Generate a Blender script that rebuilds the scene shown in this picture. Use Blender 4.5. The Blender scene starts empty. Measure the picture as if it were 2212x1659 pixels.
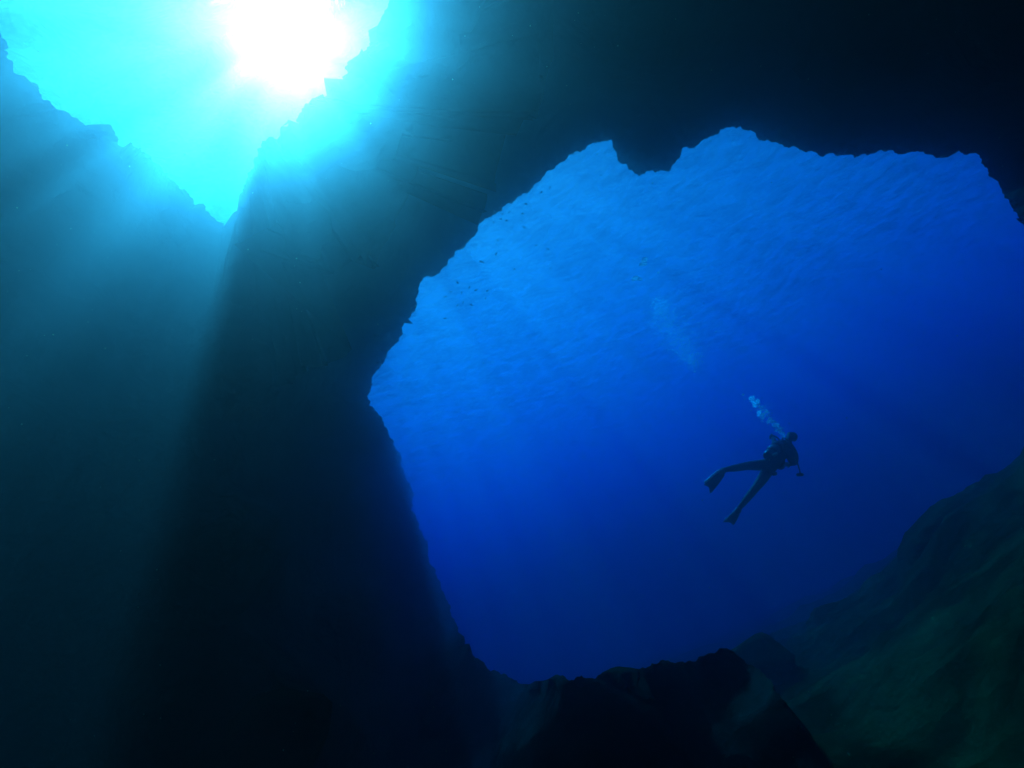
import bpy, bmesh, math, random
from mathutils import Vector, Matrix, noise
from mathutils.geometry import delaunay_2d_cdt
random.seed(7)
S = bpy.context.scene
COL = S.collection

# ------------------------------------------------------------------ camera
PITCH, ROLL, F = math.radians(22), math.radians(20), 1207.0      # F in units of a 2212 x 1659 frame
sp, cp, sr, cr = math.sin(PITCH), math.cos(PITCH), math.sin(ROLL), math.cos(ROLL)
R0, U0, FW = Vector((1, 0, 0)), Vector((0, -sp, cp)), Vector((0, cp, sp))
CX, CY = cr*R0 - sr*U0, sr*R0 + cr*U0
M = Matrix((CX, CY, -FW)).transposed().to_4x4()
cam_data = bpy.data.cameras.new('camera')
cam_data.sensor_width = 36.0
cam_data.lens = 36.0*F/2212.0
cam_data.clip_start, cam_data.clip_end = 0.02, 2000
cam = bpy.data.objects.new('camera', cam_data); COL.objects.link(cam)
cam.matrix_world = M
S.camera = cam

def ray(px, py):                       # world direction of a photo point
    return ((px-1106)/F*CX + (829.5-py)/F*CY + FW).normalized()
def at(px, py, r): return ray(px, py)*r

# ------------------------------------------------------------------ world and sun
SUN = ray(615, 62)
elev = math.asin(SUN.z)
W = bpy.data.worlds.new('World'); S.world = W; W.use_nodes = True
nt = W.node_tree; nt.nodes.clear()
sky = nt.nodes.new('ShaderNodeTexSky'); sky.sky_type = 'NISHITA'; sky.sun_disc = False
sky.sun_elevation = elev; sky.sun_rotation = math.atan2(SUN.x, SUN.y)
bg = nt.nodes.new('ShaderNodeBackground'); bg.inputs['Strength'].default_value = 0.05
out = nt.nodes.new('ShaderNodeOutputWorld')
nt.links.new(sky.outputs[0], bg.inputs[0]); nt.links.new(bg.outputs[0], out.inputs[0])
sd = bpy.data.lights.new('sun', 'SUN'); sd.energy = 4.5; sd.angle = math.radians(0.6); sd.color = (1.0, .96, .88)
sun = bpy.data.objects.new('sun', sd); COL.objects.link(sun)
sun.rotation_euler = SUN.to_track_quat('Z', 'Y').to_euler()
sun.location = SUN*30
S.view_settings.view_transform = 'Standard'; S.view_settings.look = 'None'
S.view_settings.exposure = 2.25; S.view_settings.gamma = 1.0
cy = S.cycles
cy.volume_bounces = 1; cy.max_bounces = 8; cy.diffuse_bounces = 4; cy.glossy_bounces = 2
cy.transmission_bounces = 4; cy.transparent_max_bounces = 64
cy.sample_clamp_indirect = 2.0
cy.use_denoising = True
try: cy.denoiser = 'OPENIMAGEDENOISE'; cy.denoising_input_passes = 'RGB_ALBEDO_NORMAL'
except Exception as e: print(e)

SURF = 9.2                             # height of the sea surface above the camera

# ------------------------------------------------------------------ helpers
def tag(o, label=None, cat=None, group=None, kind=None):
    if label: o['label'] = label
    if cat: o['category'] = cat
    if group: o['group'] = group
    if kind: o['kind'] = kind
    return o
def link(name, me, mat=None, parent=None, smooth=True):
    o = bpy.data.objects.new(name, me); COL.objects.link(o)
    if mat: me.materials.append(mat)
    if parent: o.parent = parent
    if smooth:
        for p in me.polygons: p.use_smooth = True
    return o
def from_bm(name, bm, mat=None, parent=None, smooth=True):
    me = bpy.data.meshes.new(name); bm.to_mesh(me); bm.free()
    return link(name, me, mat, parent, smooth)
def from_py(name, vs, fs, mat=None, parent=None, smooth=True):
    me = bpy.data.meshes.new(name); me.from_pydata([tuple(v) for v in vs], [], fs); me.update()
    return link(name, me, mat, parent, smooth)
def fbm(p, sc, octv=4): return noise.fractal(p*sc, 0.9, 2.1, octv)

def material(name):
    m = bpy.data.materials.new(name); m.use_nodes = True
    m.node_tree.nodes.clear()
    return m, m.node_tree.nodes, m.node_tree.links
def rock_material(name, c1, c2, bump=.5, scale=1.0):
    m, N, L = material(name)
    o = N.new('ShaderNodeOutputMaterial'); b = N.new('ShaderNodeBsdfPrincipled')
    tc = N.new('ShaderNodeTexCoord')
    n1 = N.new('ShaderNodeTexNoise'); n1.inputs['Scale'].default_value = 1.1*scale; n1.inputs['Detail'].default_value = 8
    n1.inputs['Roughness'].default_value = .65
    n2 = N.new('ShaderNodeTexNoise'); n2.inputs['Scale'].default_value = 5*scale; n2.inputs['Detail'].default_value = 6
    v = N.new('ShaderNodeTexVoronoi'); v.inputs['Scale'].default_value = 3*scale
    r = N.new('ShaderNodeValToRGB')
    r.color_ramp.elements[0].position = .35; r.color_ramp.elements[0].color = (*c1, 1)
    r.color_ramp.elements[1].position = .66; r.color_ramp.elements[1].color = (*c2, 1)
    add = N.new('ShaderNodeMath'); add.operation = 'ADD'
    bp = N.new('ShaderNodeBump'); bp.inputs['Strength'].default_value = bump; bp.inputs['Distance'].default_value = .12
    for t in (n1, n2, v): L.new(tc.outputs['Object'], t.inputs['Vector'])
    L.new(n1.outputs[0], r.inputs[0]); L.new(r.outputs[0], b.inputs['Base Color'])
    L.new(n2.outputs[0], add.inputs[0]); L.new(v.outputs[0], add.inputs[1])
    L.new(add.outputs[0], bp.inputs['Height']); L.new(bp.outputs[0], b.inputs['Normal'])
    b.inputs['Roughness'].default_value = .95
    b.inputs['Specular IOR Level'].default_value = 0
    L.new(b.outputs[0], o.inputs[0])
    return m
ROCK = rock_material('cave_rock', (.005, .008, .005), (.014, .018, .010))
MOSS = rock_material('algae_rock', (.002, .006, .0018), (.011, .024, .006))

# ------------------------------------------------------------------ water surface, seen from below
m, N, L = material('sea_surface')
o = N.new('ShaderNodeOutputMaterial'); tr = N.new('ShaderNodeBsdfTransparent'); rf = N.new('ShaderNodeBsdfRefraction')
tr.inputs[0].default_value = (.80, .90, .80, 1)
rf.inputs['Color'].default_value = (.9, .95, .82, 1); rf.inputs['Roughness'].default_value = .55; rf.inputs['IOR'].default_value = 1.12
tc = N.new('ShaderNodeTexCoord'); mp = N.new('ShaderNodeMapping'); mp.inputs['Scale'].default_value = (.75, 1.1, 1)
mp.inputs['Rotation'].default_value = (0, 0, -.15)
n1 = N.new('ShaderNodeTexNoise'); n1.inputs['Scale'].default_value = .9; n1.inputs['Detail'].default_value = 7; n1.inputs['Roughness'].default_value = .6
n1.inputs['Distortion'].default_value = 1.1
bp = N.new('ShaderNodeBump'); bp.inputs['Strength'].default_value = 1; bp.inputs['Distance'].default_value = .75
mx = N.new('ShaderNodeMixShader'); 
n2 = N.new('ShaderNodeTexNoise'); n2.inputs['Scale'].default_value = 1.75; n2.inputs['Detail'].default_value = 4; n2.inputs['Roughness'].default_value = .55; n2.inputs['Distortion'].default_value = .5
r2 = N.new('ShaderNodeValToRGB'); r2.color_ramp.elements[0].position = .43; r2.color_ramp.elements[0].color = (.02, .02, .02, 1)
r2.color_ramp.elements[1].position = .58; r2.color_ramp.elements[1].color = (.92, .92, .92, 1)
L.new(tc.outputs['Object'], n2.inputs['Vector']); L.new(n2.outputs[0], r2.inputs[0]); L.new(r2.outputs[0], mx.inputs[0])  # clear and blocking patches painted in, standing in for waves focusing sun into shafts
L.new(tc.outputs['Object'], mp.inputs[0]); L.new(mp.outputs[0], n1.inputs['Vector']); L.new(n1.outputs[0], bp.inputs['Height'])
bp2 = N.new('ShaderNodeBump'); bp2.inputs['Strength'].default_value = .35; bp2.inputs['Distance'].default_value = .5; L.new(n1.outputs[0], bp2.inputs['Height']); L.new(bp2.outputs[0], rf.inputs['Normal']); L.new(tr.outputs[0], mx.inputs[1]); L.new(rf.outputs[0], mx.inputs[2])
lw = N.new('ShaderNodeLayerWeight'); lw.inputs[0].default_value = .5; L.new(bp.outputs[0], lw.inputs['Normal'])
rp = N.new('ShaderNodeValToRGB'); rp.color_ramp.elements[0].position = .36; rp.color_ramp.elements[0].color = (0, 0, 0, 1)
rp.color_ramp.elements[1].position = .56; rp.color_ramp.elements[1].color = (.42, .42, .42, 1)
gl = N.new('ShaderNodeBsdfGlossy'); gl.inputs[0].default_value = (.5, .8, 1, 1); gl.inputs['Roughness'].default_value = .3; L.new(bp.outputs[0], gl.inputs['Normal'])
mo = N.new('ShaderNodeMixShader'); L.new(lw.outputs['Facing'], rp.inputs[0]); L.new(rp.outputs[0], mo.inputs[0])
L.new(mx.outputs[0], mo.inputs[1]); L.new(gl.outputs[0], mo.inputs[2]); L.new(mo.outputs[0], o.inputs[0])
SEA = m
n = 60
vs = []; fs = []
for j in range(n+1):
    for i in range(n+1):
        x = (i/n-.5); y = (j/n-.5)
        x = x*abs(x)*2*400; y = y*abs(y)*2*400
        p = Vector((x, y, 0))
        vs.append((x, y, SURF + .12*noise.noise(p*.3)))
for j in range(n):
    for i in range(n):
        a = j*(n+1)+i; fs.append((a, a+1, a+n+2, a+n+1))
tag(from_py('water', vs, fs, SEA), kind='structure')

# ------------------------------------------------------------------ cave shell: every wall point has its own distance
AX = FW
def chart(d):                           # direction -> azimuthal equidistant chart
    c = max(-1, min(1, d.dot(AX))); th = math.acos(c)
    x, y = d.dot(CX), d.dot(CY); l = math.hypot(x, y) or 1
    return Vector((th*x/l, th*y/l))
def unchart(u):
    th = u.length
    if th < 1e-9: return AX.copy()
    return (math.cos(th)*AX + math.sin(th)*(u.x*CX + u.y*CY)/th).normalized()
def crinkle(pts, amp, depth, rnd, closed=True):
    for k in range(depth):
        o_ = []
        n_ = len(pts)
        for i in range(n_ if closed else n_-1):
            a, b = pts[i], pts[(i+1) % n_]
            o_.append(a)
            d = b-a
            if d.length > .0035:
                o_.append((a+b)/2 + Vector((-d.y, d.x))*rnd.uniform(-amp, amp)*min(1, .03/d.length))
        if not closed: o_.append(pts[-1])
        pts = o_
    return pts
c2 = [(105,1500),(130,1405),(155,1370),(205,1300),(215,1270),(255,1230),(270,1205),(290,1140),(315,1110),(335,1075),(365,1020),(368,975),(375,955),(378,925),(395,890),(420,878),(455,878),(485,860),(490,845),(525,815),(530,790),(555,780),(560,755),(600,738),(640,690),(672,655),(680,625),(705,595),(760,560),(800,545),(860,500),(905,462),(940,447),(960,425),(1005,385),(1015,365),(1075,325),(1100,295),(1150,250),(1180,237),(1240,220),(1290,190),(1340,177),(1380,175),(1383,215),(1400,240),(1405,280),(1425,295),(1462,303),(1460,325),(1490,345),(1520,360),(1545,350),(1560,333),(1600,345),(1640,330),(1680,330),(1700,295),(1728,265),(1722,240),(1745,212),(1790,215)]
c7 = [(50,320),(100,300),(165,275),(180,240),(215,230),(290,235),(320,222),(345,245),(415,265),(430,300),(500,312),(520,325),(580,340),(610,360),(670,352),(720,380),(790,385),(840,415),(870,425),(910,400),(950,415),(1020,412),(1080,432),(1130,405),(1210,402),(1260,375),(1335,378),(1370,410),(1420,405),(1540,390),(1600,412),(1740,408),(1780,378),(1830,412),(1870,402),(1930,440),(1970,520),(2050,620),(2080,700),(2140,790),(2212,880)]
mouth = [(748.8+x*.41664, 230.4+y*.41664) for x, y in c2] + [(1497.6+x*.3229, 201.6+y*.3229) for x, y in c7]
mouth += [(2300, 640), (2380, 820), (2450, 1000), (2550, 1300), (2560, 1650), (2400, 1900), (2150, 1960), (1950, 1880), (1830, 1740), (1760, 1620),
          (1690, 1510), (1630, 1440), (1560, 1400), (1480, 1432), (1400, 1440), (1300, 1455), (1230, 1470), (1150, 1475), (1060, 1450), (1010, 1400), (975, 1330), (945, 1250), (915, 1160), (890, 1080), (868, 1010), (850, 950), (815, 890)]
hole = [(-30, 20), (0, 70), (9, 108), (28, 140), (56, 178), (94, 216), (117, 230), (140, 239), (173, 262), (201, 276), (216, 300), (222, 268), (246, 282), (258, 300), (272, 330), (282, 306), (305, 319), (328, 347), (347, 366), (370, 389), (389, 408), (412, 426), (445, 445), (472, 478), (487, 492), (497, 469), (515, 422), (534, 375), (558, 337), (576, 300), (605, 281), (622, 258), (630, 290), (642, 335), (652, 338), (653, 280), (652, 240), (665, 225), (684, 209), (712, 196), (722, 240), (736, 262), (740, 215), (738, 182), (750, 159), (773, 122), (797, 94), (816, 56), (830, 23), (844, 0), (880, -60), (880, -180), (800, -300), (560, -380), (260, -360), (20, -250), (-60, -100)]
rnd = random.Random(3)
def to_chart(poly, amp, depth):
    return crinkle([chart(ray(*p)) for p in poly], amp, depth, rnd)
MOUTH, HOLE = to_chart(mouth, .2, 4), to_chart(hole, .34, 4)

# distance of the wall, at places of the photograph and round the back
ctrl = [((0, 0), 9.0), ((180, 275), 9.8), ((225, 290), 7.6), ((262, 318), 10.2), ((300, 330), 8.2), ((345, 370), 10.4), ((120, 240), 7.4), ((60, 190), 9), ((400, 430), 10.5), ((450, 460), 10.5), ((515, 430), 8), ((545, 360), 6), ((585, 300), 5), ((620, 290), 4.6), ((650, 340), 5.2), ((690, 210), 4.0), ((740, 220), 4.6), ((840, 30), 5.4), ((900, -100), 5.4), ((650, 500), 5.5), ((450, 560), 10.5), ((250, 600), 10.5), ((50, 400), 8.5), ((100, 700), 7.0), ((350, 750), 9), ((300, 1000), 6.4), ((0, 1000), 5.6), ((200, 1250), 5.4), ((0, 1600), 5.0), ((400, 1500), 4.2),
        ((500, 800), 7.5), ((500, 1200), 4.0), ((600, 1600), 3.2), ((805, 870), 17), ((760, 900), 12), ((700, 1100), 12), ((860, 1050), 30), ((900, 1250), 28), ((940, 1320), 22), ((1000, 1420), 11),
        ((750, 1350), 10), ((1000, 500), 12), ((1150, 380), 12), ((1320, 290), 12), ((1400, 380), 11), ((1600, 270), 11), ((1900, 330), 10), ((2150, 350), 9), ((2250, 550), 8.5),
        ((1400, 80), 6), ((1900, 80), 5.5), ((2212, 60), 5), ((1300, 1450), 5.8), ((1640, 1400), 6.5), ((1300, 1640), 4.5), ((2100, 1760), 3.2), ((2450, 1200), 6), ((2300, 1640), 3.4), ((1700, 1600), 5.4)]
CTRL = [(ray(*p), r) for p, r in ctrl]
CTRL += [(Vector(v).normalized(), r) for v, r in (((0, -1, 0), 7), ((1, -1, 0), 7), ((-1, -1, 0), 6.5), ((1, 0, 0), 6.5), ((-1, 0, 0), 6), ((0, 0, 1), 5.5), ((0, -1, 1), 6.5), ((0, -.3, -1), 3.2), ((0, -1, -.8), 4.5), ((-1, 0, -1), 4), ((1, 0, -1), 4))]
def wall_r(d, rough=True):
    w = s = 0
    for c, r in CTRL:
        k = 1/((1.0002-d.dot(c))**1.7); w += k; s += k*r
    r = s/w
    if rough:
        p = d*r
        r *= 1 + .055*fbm(p, .35, 3) + .02*fbm(p, 1.6, 4)
    return r
def inside(p, poly):
    c = False; j = len(poly)-1
    for i in range(len(poly)):
        a, b = poly[i], poly[j]
        if (a.y > p.y) != (b.y > p.y) and p.x < (b.x-a.x)*(p.y-a.y)/(b.y-a.y)+a.x: c = not c
        j = i
    return c
verts = []; edges = []
for poly in (MOUTH, HOLE):
    k = len(verts); verts += poly; edges += [(k+i, k+(i+1) % len(poly)) for i in range(len(poly))]
k = len(verts); nb = 60; RB = math.pi-.12
verts += [Vector((RB*math.cos(2*math.pi*i/nb), RB*math.sin(2*math.pi*i/nb))) for i in range(nb)]
edges += [(k+i, k+(i+1) % nb) for i in range(nb)]
st = .026; g = int(1.15/st)
for i in range(-g, g+1):
    for j in range(-g, g+1):
        p = Vector((i*st+rnd.uniform(-.3, .3)*st, j*st+rnd.uniform(-.3, .3)*st))
        if p.length < 1.12: verts.append(p)
th = 1.15
while th < RB-.05:
    n_ = max(24, int(2*math.pi*math.sin(min(th, 2.6))/.075))
    for i in range(n_):
        a = 2*math.pi*(i+rnd.uniform(-.2, .2))/n_
        verts.append(Vector((th*math.cos(a), th*math.sin(a))))
    th += .07
cv, ce, cf, ov, oe, of = delaunay_2d_cdt(verts, edges, [], 0, 1e-7)
bm = bmesh.new()
bv = []
NOUT = len(MOUTH)+len(HOLE)
for i_, u in enumerate(cv):
    d = unchart(Vector(u)); p = d*wall_r(d)
    if not (inside(Vector(u)*1.0, MOUTH) or inside(Vector(u), HOLE)) and i_ >= NOUT:
        p += sum((Vector((noise.noise(p*f_), noise.noise(p*f_+Vector((31.4, 0, 0))), noise.noise(p*f_+Vector((0, 17.7, 0)))))*a_ for f_, a_ in ((1.0, .20), (2.3, .11), (5, .05))), Vector((0, 0, 0)))
    bv.append(bm.verts.new(p))
for f in cf:
    c = sum((Vector(cv[i]) for i in f), Vector((0, 0)))/len(f)
    if c.length > RB or inside(c, MOUTH) or inside(c, HOLE): continue
    try: bm.faces.new([bv[i] for i in f])
    except ValueError: pass
for v in [v for v in bm.verts if not v.link_faces]: bm.verts.remove(v)
# thickness: grow every open rim outward through the rock, then close the back
be = [e for e in bm.edges if e.is_boundary]
back = [e for e in be if chart(e.verts[0].co.normalized()).length > RB-.02]
if back: bmesh.ops.contextual_create(bm, geom=back)
rim = [e for e in be if chart(e.verts[0].co.normalized()).length < RB-.02]
HC, MC = sum(HOLE, Vector((0, 0)))/len(HOLE), sum(MOUTH, Vector((0, 0)))/len(MOUTH)
for step in range(4):
    r_ = bmesh.ops.extrude_edge_only(bm, edges=rim)
    nv = [x for x in r_['geom'] if isinstance(x, bmesh.types.BMVert)]
    rim = [x for x in r_['geom'] if isinstance(x, bmesh.types.BMEdge)]
    for v in nv:
        d = v.co.normalized(); u = chart(d)
        c = HC if min((u-q).length for q in HOLE) < min((u-q).length for q in MOUTH) else MC
        w = u-c
        u2 = u + w.normalized()*(.03+.035*step)
        d2 = unchart(u2)
        v.co = d2*(v.co.length*1.03+.25) + Vector((noise.noise(v.co*1.3), noise.noise(v.co*1.3+Vector((9, 0, 0))), noise.noise(v.co*1.3+Vector((0, 9, 0)))))*.15
bmesh.ops.recalc_face_normals(bm, faces=bm.faces)
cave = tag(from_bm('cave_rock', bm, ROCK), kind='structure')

# ------------------------------------------------------------------ seabed outside the mouth, rising to the right
def sstep(a, b, x):
    t = max(0, min(1, (x-a)/(b-a))); return t*t*(3-2*t)
def bed_z(az, r):
    up = sstep(.12, .85, az)
    z = (-2.0 - .10*max(0, r-8))*(1-up) + (-.12 - .22*(9-r) if r < 9 else -.12 + .06*(r-9) if r < 16 else .30-.08*(r-16))*up
    p = Vector((math.sin(az)*r, math.cos(az)*r, 0))
    return z + .45*fbm(p, .22, 3)*min(1, r/14) + .20*fbm(p, .8, 5) + .10*abs(fbm(p, 2.6, 4))*min(1, 14/r)
na, nr = 200, 200
vs, fs = [], []
for j in range(nr+1):
    r = 2.6*(150/2.6)**(j/nr)
    for i in range(na+1):
        az = -1.2 + 2.7*i/na
        vs.append((math.sin(az)*r, math.cos(az)*r, bed_z(az, r)))
for j in range(nr):
    for i in range(na):
        a = j*(na+1)+i; fs.append((a, a+1, a+na+2, a+na+1))
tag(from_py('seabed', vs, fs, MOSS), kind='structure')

# ------------------------------------------------------------------ boulders
def boulder(px, py, r, size, squash, seed, label):
    bm = bmesh.new(); bmesh.ops.create_icosphere(bm, subdivisions=5, radius=1)
    off = Vector((seed*7.1, seed*3.3, seed*1.7))
    for v in bm.verts:
        d = v.co.normalized()
        f = 1 + .26*fbm(d+off, 1.2, 4) - .10*abs(fbm(d+off, 2.8, 4)) + .04*fbm(d+off, 8, 3)
        # broken faces: soft planes cut off the ball
        for k in range(9):
            nrm = Vector((math.sin(seed*3+k*2.1), math.cos(seed*5+k*1.3), math.sin(seed+k*1.9))).normalized()
            q = d.dot(nrm)*f
            if q > .74: f -= (q-.74)*.85
        v.co = Vector((d.x*f*size, d.y*f*size, d.z*f*size*squash))
    o = from_bm('boulder', bm, MOSS)
    o.location = at(px, py, r); o.rotation_euler.z = seed*1.3
    return tag(o, label, 'boulder', 'algae covered boulders at the cave mouth')
boulder(1640, 1425, 10.5, .55, .7, 1, 'round topped dark boulder beside the end of the dark rock lip, below the diver')
boulder(1860, 1350, 12.5, .9, .6, 2, 'small hazy boulder halfway up the slope to the lower right of the diver')
boulder(2090, 1190, 12, 1.15, .7, 3, 'topmost boulder of the slope near the right edge')
boulder(1330, 1500, 6.3, .50, .45, 6, 'low flat boulder on the rim of the cave floor, leftmost of the boulders')

# ------------------------------------------------------------------ the diver
def flat_mat(name, col, rough=.5, metal=0, spec=.4):
    m, N, L = material(name)
    o = N.new('ShaderNodeOutputMaterial'); b = N.new('ShaderNodeBsdfPrincipled')
    n = N.new('ShaderNodeTexNoise'); n.inputs['Scale'].default_value = 30; n.inputs['Detail'].default_value = 4
    tc = N.new('ShaderNodeTexCoord'); r = N.new('ShaderNodeValToRGB')
    r.color_ramp.elements[0].color = (*[c*.75 for c in col], 1); r.color_ramp.elements[1].color = (*[min(1, c*1.2) for c in col], 1)
    L.new(tc.outputs['Object'], n.inputs['Vector']); L.new(n.outputs[0], r.inputs[0]); L.new(r.outputs[0], b.inputs['Base Color'])
    b.inputs['Roughness'].default_value = rough; b.inputs['Metallic'].default_value = metal; b.inputs['Specular IOR Level'].default_value = spec
    L.new(b.outputs[0], o.inputs[0]); return m
SUIT = flat_mat('black_neoprene', (.006, .006, .008), .8)
GEAR = flat_mat('black_nylon', (.010, .010, .012), .85)
FIN = flat_mat('dark_rubber', (.02, .022, .028), .4)
PALE = flat_mat('pale_rubber', (.75, .78, .8), .35)
STEEL = flat_mat('tank_paint', (.05, .055, .06), .4, .3)
GREEN = flat_mat('green_patch', (.10, .45, .28), .6)
GLASS = flat_mat('mask_glass', (.05, .06, .07), .1)
DD = 9.3
def dp(x, y, dz):                       # crop coordinates of the diver plus extra depth
    px, py = 1468.8+x*.22573, 806.4+y*.22573
    return ((px-1106)/F*CX + (829.5-py)/F*CY + FW)*(DD+dz)
PEL = dp(870, 870, 0)
def skin(name, pts, eds, mat, parent=None, root=0, sub=2, base=None):
    """one continuous skinned surface; pts = (Vector, radius)"""
    base = base or Vector((0, 0, 0))
    me = bpy.data.meshes.new(name+'_skeleton'); me.from_pydata([tuple(p-base) for p, r in pts], eds, [])
    t = bpy.data.objects.new('tmp', me); COL.objects.link(t)
    md = t.modifiers.new('skin', 'SKIN'); md.use_smooth_shade = True; md.branch_smoothing = .3
    sv = me.skin_vertices[0].data if me.skin_vertices else None
    if sv is None:
        bm_ = bmesh.new(); bm_.from_mesh(me); bm_.verts.layers.skin.verify(); bm_.to_mesh(me); bm_.free(); sv = me.skin_vertices[0].data
    for i, (p, r) in enumerate(pts):
        sv[i].radius = (r, r) if not isinstance(r, tuple) else r; sv[i].use_root = (i == root)
    sb = t.modifiers.new('sub', 'SUBSURF'); sb.levels = sub
    dg = bpy.context.evaluated_depsgraph_get(); ev = t.evaluated_get(dg)
    m2 = bpy.data.meshes.new_from_object(ev); m2.name = name
    bpy.data.objects.remove(t); bpy.data.meshes.remove(me)
    return link(name, m2, mat, parent)
J = []; E = []
def jt(x, y, z, r, par=None):
    J.append((dp(x, y, z), r)); i = len(J)-1
    if par is not None: E.append((par, i))
    return i
pel = jt(870, 870, 0, .135)
abd = jt(915, 810, .12, .125, pel)
che = jt(968, 748, .27, .15, abd)
shc = jt(1003, 700, .38, .12, che)
nek = jt(1030, 655, .46, .058, shc)
hd1 = jt(1045, 628, .50, .07, nek)
hd2 = jt(1058, 602, .54, .098, hd1)
hd3 = jt(1066, 578, .56, .072, hd2)
face = jt(1082, 604, .57, .055, hd2)
def hand(w, dx, dy, dz, par, s=1):
    """palm and five bent fingers reaching along (dx, dy, dz) crop units"""
    x, y, z = w
    pm = jt(x+dx*.35, y+dy*.35, z+dz*.35, .03, par)
    nx, ny = -dy, dx; l = math.hypot(nx, ny) or 1; nx, ny = nx/l, ny/l
    for k, ln in enumerate((.8, .95, 1.0, .9)):
        o_ = (k-1.5)*11*s
        a = jt(x+dx*.62+nx*o_, y+dy*.62+ny*o_, z+dz*.62, .010, pm)
        b = jt(x+dx*(.62+.25*ln)+nx*o_, y+dy*(.62+.25*ln)+ny*o_, z+dz*.8+.012, .009, a)
        jt(x+dx*(.62+.42*ln)+nx*o_*.9, y+dy*(.62+.42*ln)+ny*o_*.9, z+dz*.85+.035, .008, b)
    a = jt(x+dx*.35-nx*24*s, y+dy*.35-ny*24*s, z+dz*.4+.02, .012, pm)
    jt(x+dx*.62-nx*30*s, y+dy*.62-ny*30*s, z+dz*.6+.03, .010, a)
# right arm folded forward under the chest, left arm reaching ahead
a = jt(1078, 725, .40, .066, shc); b = jt(1108, 800, .42, .052, a); c = jt(1105, 860, .48, .046, b); d = jt(1070, 868, .62, .034, c)
hand((1070, 868, .62), -70, 4, .10, d)
a = jt(935, 690, .38, .066, shc); b = jt(905, 668, .52, .05, a); c = jt(900, 640, .66, .042, b); d = jt(890, 612, .80, .032, c)
hand((890, 612, .80), -28, -18, .12, d, 1)
# left leg trails level, right leg kicks down
a = jt(832, 872, -.06, .108, pel); b = jt(735, 880, -.10, .092, a); c = jt(640, 886, -.14, .070, b); d = jt(540, 905, -.20, .064, c); e = jt(440, 920, -.26, .042, d); f = jt(395, 935, -.28, .040, e)
a = jt(850, 925, .06, .108, pel); b = jt(790, 1010, .05, .092, a); c = jt(718, 1105, .02, .070, b); d = jt(640, 1200, -.04, .062, c); e = jt(572, 1285, -.10, .042, d); f = jt(548, 1318, -.12, .040, e)
J = [(p, r) for p, r in J]
diver = skin('person', J, E, SUIT, base=PEL)
diver.location = PEL
tag(diver, 'scuba diver in black wetsuit swimming with legs spread in front of the blue cave mouth', 'person')
def rel(x, y, z): return dp(x, y, z)-PEL
def tube(name, pts, r, mat, parent, n=10, smoothn=6):
    # Catmull-Rom path swept with a round section
    P = [pts[0]]+pts+[pts[-1]]; path = []
    for i in range(1, len(P)-2):
        for k in range(smoothn):
            t = k/smoothn
            path.append(.5*((2*P[i])+(P[i+1]-P[i-1])*t+(2*P[i-1]-5*P[i]+4*P[i+1]-P[i+2])*t*t+(3*P[i]-P[i-1]-3*P[i+1]+P[i+2])*t**3))
    path.append(pts[-1]); vs, fs = [], []
    for i, p in enumerate(path):
        d = (path[min(i+1, len(path)-1)]-path[max(i-1, 0)]).normalized()
        u = d.orthogonal().normalized() if i == 0 else (u-d*u.dot(d)).normalized()
        w = d.cross(u)
        for k in range(n):
            a = 2*math.pi*k/n; vs.append(p+(u*math.cos(a)+w*math.sin(a))*r)
    for i in range(len(path)-1):
        for k in range(n): fs.append((i*n+k, i*n+(k+1) % n, (i+1)*n+(k+1) % n, (i+1)*n+k))
    fs.append(tuple(range(n-1, -1, -1))); fs.append(tuple((len(path)-1)*n+k for k in range(n)))
    return from_py(name, vs, fs, mat, parent)
def lathe(name, a, b, prof, mat, parent, n=24):
    """turned body from a to b; prof = (fraction, radius)"""
    d = (b-a); L_ = d.length; d.normalize(); u = d.orthogonal().normalized(); w = d.cross(u); vs, fs = [], []
    for t, r in prof:
        for k in range(n):
            q = 2*math.pi*k/n; vs.append(a+d*t*L_+(u*math.cos(q)+w*math.sin(q))*r)
    for i in range(len(prof)-1):
        for k in range(n): fs.append((i*n+k, i*n+(k+1) % n, (i+1)*n+(k+1) % n, (i+1)*n+k))
    fs.append(tuple(range(n-1, -1, -1))); fs.append(tuple((len(prof)-1)*n+k for k in range(n)))
    return from_py(name, vs, fs, mat, parent)
# air tank on the back, which faces the camera and up to the left
ta, tb = rel(840, 800, -.10), rel(955, 672, .24)
tank = lathe('air_tank', ta, tb, [(0, .05), (.03, .082), (.08, .09), (.86, .09), (.93, .075), (.97, .045), (1.0, .03)], STEEL, diver)
td = (tb-ta).normalized()
lathe('tank_valve', tb, tb+td*.085, [(0, .022), (.4, .022), (.45, .038), (.95, .038), (1, .02)], STEEL, tank)
for t in (.3, .68):
    c_ = ta.lerp(tb, t); lathe('tank_strap', c_-td*.028, c_+td*.028, [(0, .091), (.02, .096), (.98, .096), (1, .091)], GEAR, tank)
# buoyancy vest wrapped round the chest, with wings and side pockets
vp = [(rel(905, 800, .08), (.13, .15)), (rel(950, 745, .2), (.17, .19)), (rel(985, 705, .32), (.16, .17)), (rel(1020, 685, .38), (.10, .10)),
      (rel(1050, 770, .30), .085), (rel(1078, 835, .34), .088), (rel(1092, 868, .38), .05), (rel(955, 880, .1), .085), (rel(990, 908, .12), .055), (rel(890, 715, .2), .085), (rel(850, 745, .08), .06)]
vest = skin('buoyancy_vest', vp, [(0, 1), (1, 2), (2, 3), (1, 4), (4, 5), (5, 6), (0, 7), (7, 8), (1, 9), (9, 10)], GEAR, diver)
lathe('vest_pocket', rel(900, 945, -.02), rel(905, 975, -.02), [(0, .03), (.2, .045), (.8, .045), (1, .03)], GEAR, diver)
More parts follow.
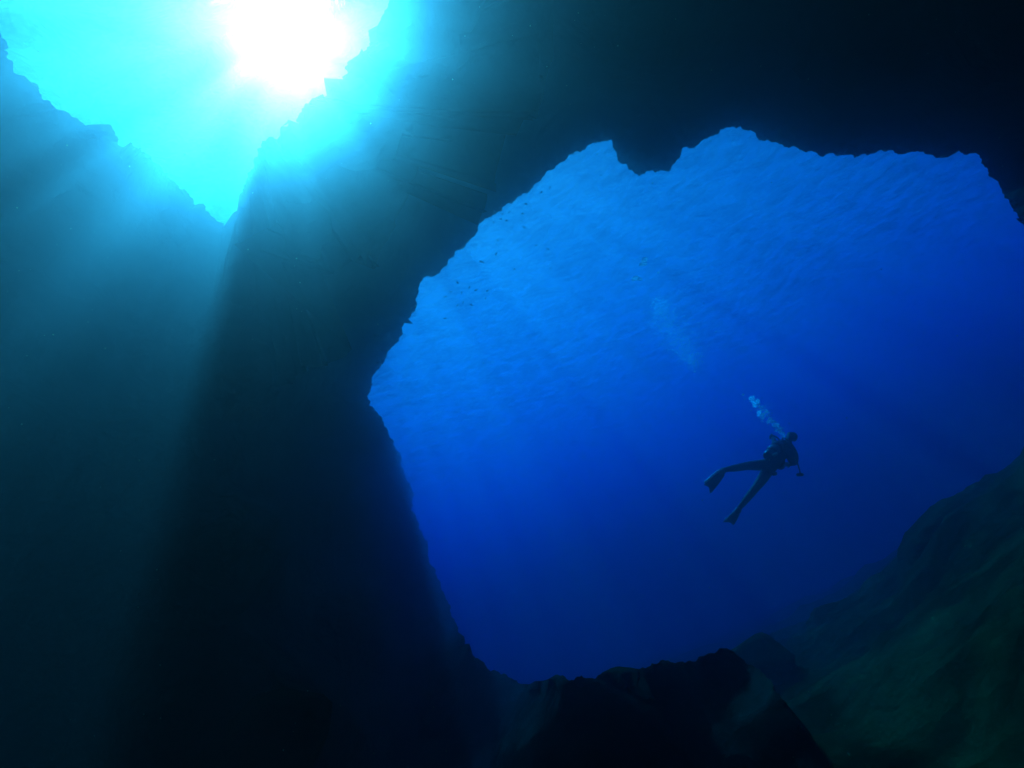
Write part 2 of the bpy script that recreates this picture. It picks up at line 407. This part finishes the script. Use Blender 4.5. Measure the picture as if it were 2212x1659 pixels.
# green patch on the tank side
gp = lathe('tank_patch', rel(890, 786, -.20), rel(930, 768, -.13), [(0, .012), (.15, .026), (.85, .026), (1, .012)], GREEN, diver)
# head gear
fc = rel(1086, 606, .60)
lathe('diving_mask', fc-CX*.02, fc+CX*.035+FW*.03, [(0, .075), (.3, .082), (.8, .07), (1, .06)], GLASS, diver)
regu = lathe('regulator', rel(1080, 628, .58), rel(1096, 632, .64), [(0, .02), (.3, .038), (.9, .038), (1, .02)], GEAR, diver)
tube('regulator_hose', [tb+td*.07, rel(990, 615, .32), rel(1020, 632, .30), rel(1052, 650, .36), rel(1086, 640, .56)], .011, GEAR, diver)
tube('inflator_hose', [tb+td*.07, rel(925, 612, .34), rel(880, 596, .42), rel(868, 612, .46)], .012, GEAR, diver)
tube('gauge_hose', [tb+td*.05, rel(1040, 700, .16), rel(1105, 780, .2), rel(1128, 870, .26), rel(1146, 930, .28), rel(1150, 962, .28)], .010, GEAR, diver)
gauge = lathe('gauge_console', rel(1116, 972, .28), rel(1180, 968, .30), [(0, .012), (.12, .026), (.8, .03), (1, .016)], GEAR, diver)
# fins: foot pocket, tapered blade with two rails
def fin(root, tip, width_dir, w0, w1, pale_edge, pale_tip):
    ax = tip-root; L_ = ax.length; ax.normalize(); wd = (width_dir-ax*width_dir.dot(ax)).normalized(); nr = ax.cross(wd).normalized()
    vs, fs = [], []; n_, m_ = 14, 10
    for i in range(n_+1):
        t = i/n_; w = w0+(w1-w0)*t**.7; bend = .05*math.sin(t*2.2)*L_
        for sgn in (1, -1):
            for k in range(m_+1):
                q = k/m_*2-1; tipcut = (-.05*math.cos(q*math.pi)*L_ if i == n_ else 0)
                vs.append(root+ax*(t*L_+tipcut)+wd*(q*w/2)+nr*(sgn*(.006+.012*(1-t)+(.008 if abs(q) > .85 else 0))+bend))
    row = 2*(m_+1)
    for i in range(n_):
        for k in range(m_):
            a = i*row+k; fs.append((a, a+1, a+row+1, a+row)); a += m_+1; fs.append((a, a+row, a+row+1, a+1))
        for k in (0, m_):
            a = i*row+k; b = a+m_+1; fs.append((a, a+row, b+row, b) if k == 0 else (a, b, b+row, a+row))
    for i in (0, n_):
        for k in range(m_):
            a = i*row+k; b = a+m_+1; fs.append((a, b, b+1, a+1) if i == 0 else (a, a+1, b+1, b))
    f = from_py('fin', vs, fs, FIN, diver)
    lathe('foot_pocket', root-ax*.10, root+ax*.12, [(0, .03), (.2, .052), (.7, .05), (1, .02)], FIN, f)
    if pale_edge: tube('fin_rail', [root+wd*(-w0/2)+ax*.02, root+ax*L_*.5+wd*(-(w0+w1)/4-.012)+nr*.04*L_, root+ax*L_*.93+wd*(-w1/2)+nr*.04*L_], .0135, PALE, f)
    if pale_tip: tube('fin_rail', [root+ax*L_*.80+wd*(-w1*.48), root+ax*L_*.97, root+ax*L_*.86+wd*(w1*.4)], .014, PALE, f)
    return f
fin(rel(398, 948, -.28), rel(262, 1100, -.50), CX*.8-CY*.75+FW*.1, .11, .165, False, False)
fb = [o_ for o_ in diver.children if o_.name.startswith('fin')][0]
tube('fin_rail', [rel(372, 930, -.36), rel(306, 984, -.48), rel(240, 1044, -.60)], .020, PALE, fb)
fin(rel(548, 1320, -.12), rel(470, 1418, .28), CX*.9-CY*.35, .08, .17, False, True)

# ------------------------------------------------------------------ bubbles
m, N, L = material('bubble')
o = N.new('ShaderNodeOutputMaterial'); tr = N.new('ShaderNodeBsdfTransparent'); gl = N.new('ShaderNodeBsdfGlossy'); df = N.new('ShaderNodeBsdfDiffuse')
tl = N.new('ShaderNodeBsdfTranslucent'); tl.inputs[0].default_value = (1, 1, 1, 1)
df.inputs[0].default_value = (1, 1, 1, 1); gl.inputs['Roughness'].default_value = .25
fr = N.new('ShaderNodeLayerWeight'); fr.inputs[0].default_value = .35
m1 = N.new('ShaderNodeMixShader'); m2 = N.new('ShaderNodeMixShader'); m3 = N.new('ShaderNodeMixShader')
m2.inputs[0].default_value = .96; m3.inputs[0].default_value = .95
L.new(df.outputs[0], m3.inputs[1]); L.new(tl.outputs[0], m3.inputs[2])
L.new(gl.outputs[0], m2.inputs[1]); L.new(m3.outputs[0], m2.inputs[2])
mth = N.new('ShaderNodeMath'); mth.operation = 'MAXIMUM'; mth.inputs[1].default_value = .45
L.new(fr.outputs['Facing'], mth.inputs[0]); L.new(mth.outputs[0], m1.inputs[0]); L.new(tr.outputs[0], m1.inputs[1]); L.new(m2.outputs[0], m1.inputs[2]); L.new(m1.outputs[0], o.inputs[0])
BUB = m
def bubble_mesh(seed, sub=2):
    bm = bmesh.new(); bmesh.ops.create_icosphere(bm, subdivisions=sub, radius=1)
    for v in bm.verts:                      # a rising bubble: domed above, flatter and wavy below
        if v.co.z < 0: v.co.z *= .45
        v.co *= 1+.13*noise.noise(v.co*1.4+Vector((seed*5, 0, 0)))
    me = bpy.data.meshes.new('bubble'); bm.to_mesh(me); bm.free()
    for p in me.polygons: p.use_smooth = True
    me.materials.append(BUB); return me
BM = [bubble_mesh(k, 3) for k in range(4)]
def bubble(pos, r, label, group, sx=1.0, rot=0):
    b = bpy.data.objects.new('bubble', BM[rnd.randrange(4)]); COL.objects.link(b)
    b.location = pos; b.scale = (r*sx, r, r*.8); b.rotation_euler = (rnd.uniform(-.4, .4), rnd.uniform(-.4, .4), rot)
    return tag(b, label, 'bubble', group)
g1 = 'bubbles of air rising from the diver'
tr1 = [((690, 240), .052, 'bright capped bubble at the top of the cloud above the diver'), ((598, 205), .021, 'small lone bubble leading the trail, up and left of all the others'),
       ((720, 285), .060, None), ((745, 270), .045, None), ((700, 262), .04, None), ((715, 315), .040, None), ((676, 358), .014, None), ((765, 375), .045, None), ((828, 370), .030, None),
       ((780, 410), .055, None), ((750, 395), .035, None), ((800, 395), .035, None), ((790, 435), .03, None), ((870, 440), .042, None), ((850, 465), .036, None), ((885, 465), .04, None),
       ((788, 463), .014, None), ((905, 500), .04, None), ((930, 515), .045, None), ((950, 540), .045, None), ((940, 495), .03, None), ((965, 560), .035, None), ((985, 575), .028, None), ((1000, 598), .022, None),
       ((925, 550), .03, None)]
for (x, y), r, lb in tr1:
    bubble(dp(x+rnd.uniform(-6, 6), y, .45-(600-y)*.0006+rnd.uniform(-.05, .05)), r, lb or ('one of the bubbles crowding the bright top cloud of the trail' if y < 340 else 'one of the bubbles in the wide middle of the trail above the diver' if y < 480 else "one of the bubbles in the narrow lower trail just over the diver's head"), g1)
bubble(dp(848, 707, -.05), .022, "shiny little bubble against the diver's back", g1)
fv, ff = [], []                            # fine froth between them
def speck_cloud(name, pts, mat, label, cat):
    bm = bmesh.new()
    for p, r in pts:
        g_ = bmesh.ops.create_icosphere(bm, subdivisions=1, radius=r)
        bmesh.ops.translate(bm, verts=g_['verts'], vec=p)
    return tag(from_bm(name, bm, mat), label, cat, kind='stuff')
pts = []
for k in range(350):
    t = rnd.random(); x = 700+300*t+rnd.gauss(0, 24*(1-t*.5)); y = 250+340*t+rnd.gauss(0, 22)
    pts.append((dp(x, y, .2+.3*t+rnd.gauss(0, .08)), rnd.uniform(.004, .012)))
speck_cloud('bubble_froth', pts, BUB, 'fine froth of tiny bubbles in the trail above the diver', 'froth')
pts = []
for k in range(2200):
    t = rnd.random(); px = 1408+78*t+rnd.gauss(0, 7+17*math.sin(math.pi*t)) + 12; py = 648+140*t+rnd.gauss(0, 8)
    pts.append((at(px, py, 12+rnd.uniform(-.5, .5)), rnd.choice((.004, .005, .006, .008, .011))))
speck_cloud('bubble_plume', pts, BUB, 'old hazy plume of tiny bubbles drifting in the blue water left of the diver', 'plume')
def c2p(x, y): return (748.8+x*.41664, 230.4+y*.41664)
g2 = 'large bubbles rising in open water'
for x, y, s_, sx, lb in ((1546, 795, .050, 1.3, 'upper flat bubble of the vertical pair under the water surface'), (1538, 818, .055, 1.3, 'lower flat bubble of the vertical pair under the water surface'),
                         (1498, 893, .060, 1.2, 'left bubble of the level pair, larger and more curved'), (1521, 897, .042, 1.2, 'right smaller bubble of the level pair'),
                         (1617, 860, .022, 1, 'tiny bright white bubble to the right of the bubble pairs'), (1606, 998, .016, 1, 'tiny bubble just above the hazy plume'),
                         (1488, 1109, .014, 1, 'tiny bubble alone to the left of the hazy plume'), (1807, 1374, .018, 1, 'tiny bubble below the lower end of the hazy plume')):
    bubble(at(*c2p(x, y), 9.5), s_, lb, g2, sx, .6)

# ------------------------------------------------------------------ small dark fish by the rock rim
FISH = flat_mat('dark_fish', (.02, .025, .035), .5)
FISHP = flat_mat('silver_fish', (.55, .6, .6), .3)
def fish_meshes(mat):
    vs, fs = [], []; prof = [(-.5, .03, .015), (-.38, .11, .05), (-.2, .18, .085), (0, .20, .09), (.2, .14, .06), (.34, .06, .028), (.40, .045, .015)]
    n = 10
    for x, h, w in prof:
        for k in range(n):
            a = 2*math.pi*k/n; vs.append((x, w*math.cos(a), h*math.sin(a)))
    for i in range(len(prof)-1):
        for k in range(n): fs.append((i*n+k, i*n+(k+1) % n, (i+1)*n+(k+1) % n, (i+1)*n+k))
    fs.append(tuple(range(n))); fs.append(tuple((len(prof)-1)*n+k for k in range(n)))
    body = bpy.data.meshes.new('fish'); body.from_pydata(vs, [], fs); body.materials.append(mat)
    tl_ = bpy.data.meshes.new('tail')
    t_ = [(.38, .04), (.62, .2), (.54, 0), (.62, -.2), (.38, -.04)]
    tv = [(x, s*.008, z) for s in (1, -1) for x, z in t_]
    tl_.from_pydata(tv, [], [(0, 1, 2), (0, 2, 4), (2, 3, 4), (5, 7, 6), (5, 9, 7), (7, 9, 8)]+[(i, (i+1) % 5, (i+1) % 5+5, i+5) for i in range(5)]); tl_.materials.append(mat)
    df_ = bpy.data.meshes.new('dorsal_fin')
    t_ = [(-.25, .14), (-.08, .29), (.16, .24), (.24, .10)]
    tv = [(x, s*.008, z) for s in (1, -1) for x, z in t_]
    df_.from_pydata(tv, [], [(0, 1, 2, 3), (7, 6, 5, 4)]+[(i, (i+1) % 4, (i+1) % 4+4, i+4) for i in range(4)]); df_.materials.append(mat)
    for me in (body, tl_, df_):
        me.update()
        for p in me.polygons: p.use_smooth = True
    return body, tl_, df_
def make_fish(mat, label):
    b, t_, d_ = fish_meshes(mat)
    r = bpy.data.objects.new('fish', b); COL.objects.link(r)
    for nm, me in (('tail', t_), ('dorsal_fin', d_)):
        c = bpy.data.objects.new(nm, me); COL.objects.link(c); c.parent = r
    return tag(r, label, 'fish', 'small fish shoaling by the rock rim')
proto = make_fish(FISH, 'small dark fish hovering below the bright water surface by the rock rim')
spots = [(842, 548), (800, 583), (806, 556), (828, 590), (760, 598), (908, 592), (912, 555), (1055, 420), (1010, 443), (930, 505), (785, 693), (778, 715), (775, 765), (833, 748),
         (870, 843), (540, 960), (512, 985), (636, 936), (670, 952), (730, 955), (720, 993), (647, 1028), (604, 1015), (574, 1030), (597, 965), (510, 1098), (574, 912), (983, 720), (1043, 738), (1320, 357), (920, 625)]
for i, (x, y) in enumerate(spots):
    if i == 0: f_ = proto
    else:
        f_ = proto.copy(); COL.objects.link(f_)
        for ch in proto.children:
            c = ch.copy(); COL.objects.link(c); c.parent = f_
    r_ = 11+rnd.uniform(-.5, 1)
    f_['label'] = ('small dark fish high up under the pointed top of the opening' if y < 500 else 'small dark fish in the cluster beside the upper bulge of the rock rim' if y < 650 else
                   'small dark fish scattered halfway down the left rim' if y < 870 else 'small dark fish in the lowest loose group by the left rim')
    f_.location = at(*c2p(x, y), r_); s_ = rnd.uniform(.05, .085); f_.scale = (s_, s_, s_)
    f_.rotation_euler = (rnd.uniform(-.3, .3), rnd.uniform(-1.1, 1.1), rnd.uniform(-1, 1)+(math.pi if rnd.random() < .5 else 0))
f_ = make_fish(FISHP, 'paler silvery fish, slightly larger than the dark ones around it')
f_.location = at(*c2p(700, 805), 11); f_.scale = (.10,)*3; f_.rotation_euler = (0, .7, .3)

# ------------------------------------------------------------------ drifting specks in the near water
SPK = flat_mat('plankton', (.6, .7, .55), .6)
pts = []
for k in range(420):
    px, py = rnd.uniform(-100, 2312), rnd.uniform(-100, 1759)
    r_ = rnd.uniform(1.2, 4.5)
    pts.append((at(px, py, r_), .0006*r_*rnd.choice((.5, .6, .8, 1.0, 1.6))))
speck_cloud('suspended_particles', pts, SPK, 'specks of plankton drifting in the water', 'particles')

# ------------------------------------------------------------------ the water body that scatters and absorbs the light
m, N, L = material('sea_water_haze')
o = N.new('ShaderNodeOutputMaterial')
def scat(col, dens, g):
    s = N.new('ShaderNodeVolumeScatter'); s.inputs['Color'].default_value = (*col, 1); s.inputs['Density'].default_value = dens
    s.inputs['Anisotropy'].default_value = g; return s
s1 = scat((.02, 1.0, .76), .033, .885)
s3 = scat((1, .19, .15), .110, .962)
s2 = scat((0, .03, 1.0), .014, .1)
ab = N.new('ShaderNodeVolumeAbsorption'); ab.inputs['Color'].default_value = (.13, .805, .994, 1); ab.inputs['Density'].default_value = .4
a1 = N.new('ShaderNodeAddShader'); a2 = N.new('ShaderNodeAddShader')
L.new(s1.outputs[0], a1.inputs[0]); L.new(s2.outputs[0], a1.inputs[1]); L.new(a1.outputs[0], a2.inputs[0]); L.new(ab.outputs[0], a2.inputs[1])
a3 = N.new('ShaderNodeAddShader'); L.new(a2.outputs[0], a3.inputs[0]); L.new(s3.outputs[0], a3.inputs[1]); L.new(a3.outputs[0], o.inputs['Volume'])
bm = bmesh.new(); bmesh.ops.create_cube(bm, size=1)
hz = from_bm('haze', bm, m, smooth=False)
ZB = -45.0; ZT = SURF-.25
hz.data.transform(Matrix.Translation((0, 60, (ZB+ZT)/2)) @ Matrix.Diagonal((320, 320, ZT-ZB, 1)))
tag(hz, kind='stuff')
